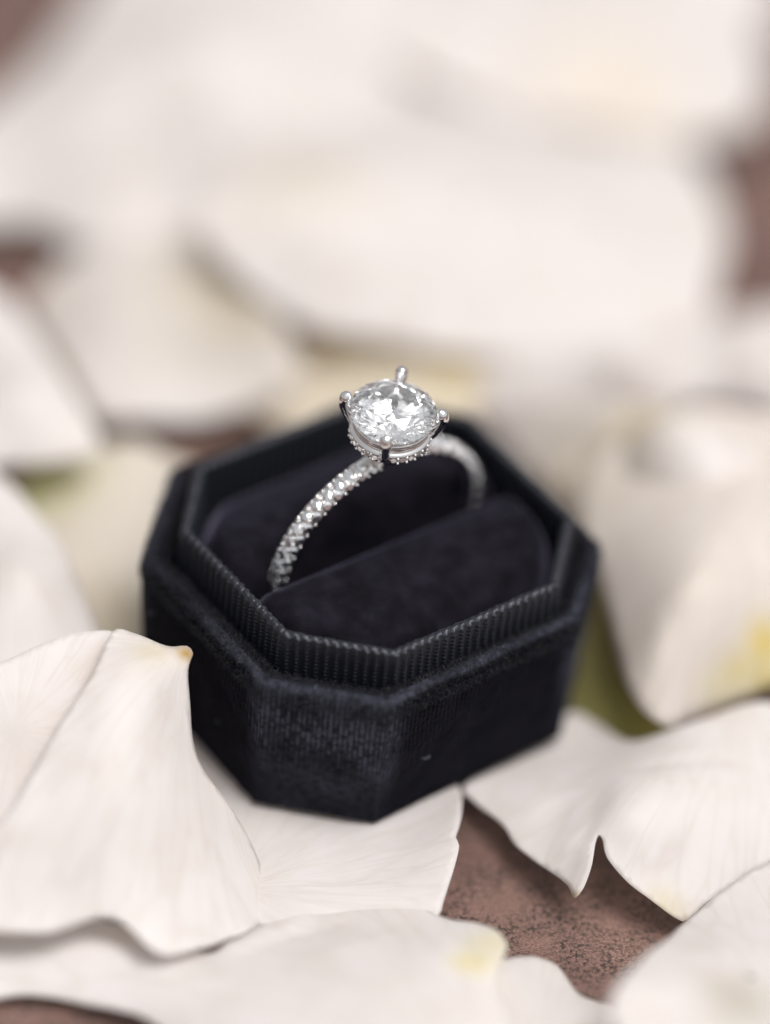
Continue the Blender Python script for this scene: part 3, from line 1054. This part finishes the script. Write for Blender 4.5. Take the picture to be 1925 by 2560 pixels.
petal('white petal at the left edge, tucked behind the tall petal by the box',
      [(-130, 1445, 1.15), (0, 1428, 1.25), (120, 1376, 1.32), (205, 1360, 1.36), (248, 1366, 1.34), (262, 1420, 1.2), (230, 1600, .7), (80, 1800, .4), (-130, 1900, .3)],
      [(60, 1560, 1.0)], seed=15, lip=.01)
petal('tall white petal leaning on the left front of the box, brown spot at its tip',
      [(243, 1362, 1.45), (290, 1365, 1.45), (345, 1391, 1.44), (378, 1397, 1.44), (404, 1394, 1.44), (417, 1410, 1.42), (406, 1448, 1.36), (411, 1520, 1.1), (418, 1600, .86), (440, 1660, .70), (500, 1745, .36), (547, 1832, -.02),
       (573, 1905, -.14), (578, 1972, -.16), (535, 2012, .02), (490, 2030, .04), (425, 2052, .12), (362, 2064, .2), (322, 2046, .28), (265, 1996, .32), (200, 1985, .33), (100, 2014, .28), (0, 2012, .28), (-110, 2000, .28),
       (-90, 1880, .5), (20, 1752, .86), (75, 1660, 1.02), (130, 1562, 1.2), (200, 1452, 1.40)],
      [(300, 1560, 1.30), (280, 1720, 1.0), (380, 1850, .48), (200, 1860, .66), (330, 1450, 1.45), (470, 1900, .22)], base=(400, 1400, 1.4),
      tints=[(402, 1412, 1.43, .085, (.62, .40, .09)), (385, 1855, .62, .05, (.86, .76, .56)), (330, 1410, 1.44, .16, (.86, .80, .68))], creases=[(400, 1408, 320, 1480, .04, .06), (380, 1440, 300, 1700, -.025, .08)], step=.055, lip=.0, seed=17, rough=.012)
petal('white petal at the bottom edge, smooth scalloped rim over the brown surface',
      [(1070, 2078, .05), (1121, 2063, -.08), (1160, 2066, -.15), (1197, 2076, -.18), (1213, 2092, -.2), (1231, 2117, -.22), (1258, 2145, -.24), (1321, 2169, -.25), (1350, 2188, -.25), (1460, 2270, -.25), (1400, 2380, -.2),
       (1100, 2400, -.1), (900, 2320, -.1), (950, 2150, .05)], [(1130, 2150, .02), (1250, 2230, -.05)], creases=[(1060, 2150, 1160, 2100, -.02, .03), (1140, 2110, 1110, 2200, -.02, .03)], seed=18, lip=.015)
petal('broad pale petal along the bottom left, folded back along its top, right corner stained yellow',
      [(-100, 2000, -.05), (60, 1975, -.02), (300, 2000, .0), (440, 2055, -.02), (500, 2024, -.04), (560, 1996, -.08), (620, 1973, -.12), (670, 1957, -.14), (775, 1938, -.12), (870, 1946, -.06), (936, 1970, .05), (981, 1984, .1), (1040, 1997, .18),
       (1075, 2010, .24), (1095, 2037, .28), (1087, 2068, .30), (1075, 2120, .30), (1090, 2250, .34), (900, 2370, .4), (600, 2400, .2), (430, 2280, -.02), (320, 2206, -.12), (250, 2184, -.15), (150, 2159, -.17), (65, 2148, -.18), (10, 2152, -.2), (-100, 2168, -.2)],
      [(760, 2030, .14), (900, 2110, .36), (650, 2130, .24), (350, 2110, .05), (150, 2070, -.02), (500, 2180, .15)],
      tints=[(1020, 2062, .36, .17, (.87, .80, .50)), (1060, 2030, .28, .2, (.86, .82, .66)), (560, 2016, .12, .10, (.88, .83, .75))],
      creases=[(470, 2060, 660, 1965, .06, .035), (560, 2040, 760, 1985, -.04, .06), (620, 2090, 900, 2000, .02, .05)], seed=19, base=(1100, 2300, .4), step=.055)
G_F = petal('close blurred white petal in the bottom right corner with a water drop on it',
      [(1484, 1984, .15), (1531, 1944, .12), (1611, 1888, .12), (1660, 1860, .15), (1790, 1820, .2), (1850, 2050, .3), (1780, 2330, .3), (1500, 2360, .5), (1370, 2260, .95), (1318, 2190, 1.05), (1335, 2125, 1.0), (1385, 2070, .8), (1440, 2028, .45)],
      [(1560, 2040, .45), (1450, 2150, .95), (1600, 2180, .62)], seed=20, base=(1700, 2300, .3), tints=[(1600, 2165, .6, .28, (.74, .70, .63)), (1540, 2190, .6, .2, (.76, .72, .65))])  # grey tints put shade into the colour of its lower hollow
# two drops of water on the last petal
def drop(px, py, z, r_, label):
    V, F = [], []
    nu, nv = 24, 8
    for j in range(nv + 1):
        a = math.pi / 2 * j / nv
        for i in range(nu):
            t = 2 * math.pi * i / nu
            V.append((r_ * math.cos(a) * math.cos(t), r_ * 0.8 * math.cos(a) * math.sin(t), r_ * 0.45 * math.sin(a)))
    for j in range(nv):
        for i in range(nu):
            k = (i + 1) % nu
            F.append((j * nu + i, j * nu + k, (j + 1) * nu + k, (j + 1) * nu + i))
    F.append(tuple(range(nu - 1, -1, -1)))
    o = mesh_obj('water_drop', V, F, M_WATER)
    for _ in range(12):
        z = 0.5 * z + 0.5 * float(G_F(np.array([pix(px, py, z)[:2]]))[0])
    o.location = pix(px, py, z + 0.004)
    return tag(o, label, 'water drop')


M_WATER, nt_, b_, _ = new_mat('water')
b_.inputs['Base Color'].default_value = (1, 1, 1, 1)
b_.inputs['Roughness'].default_value = 0.02
b_.inputs['IOR'].default_value = 1.33
b_.inputs['Transmission Weight'].default_value = 1.0
drop(1616, 2108, .57, .055, 'clear oval water drop on the close blurred petal in the bottom right corner')
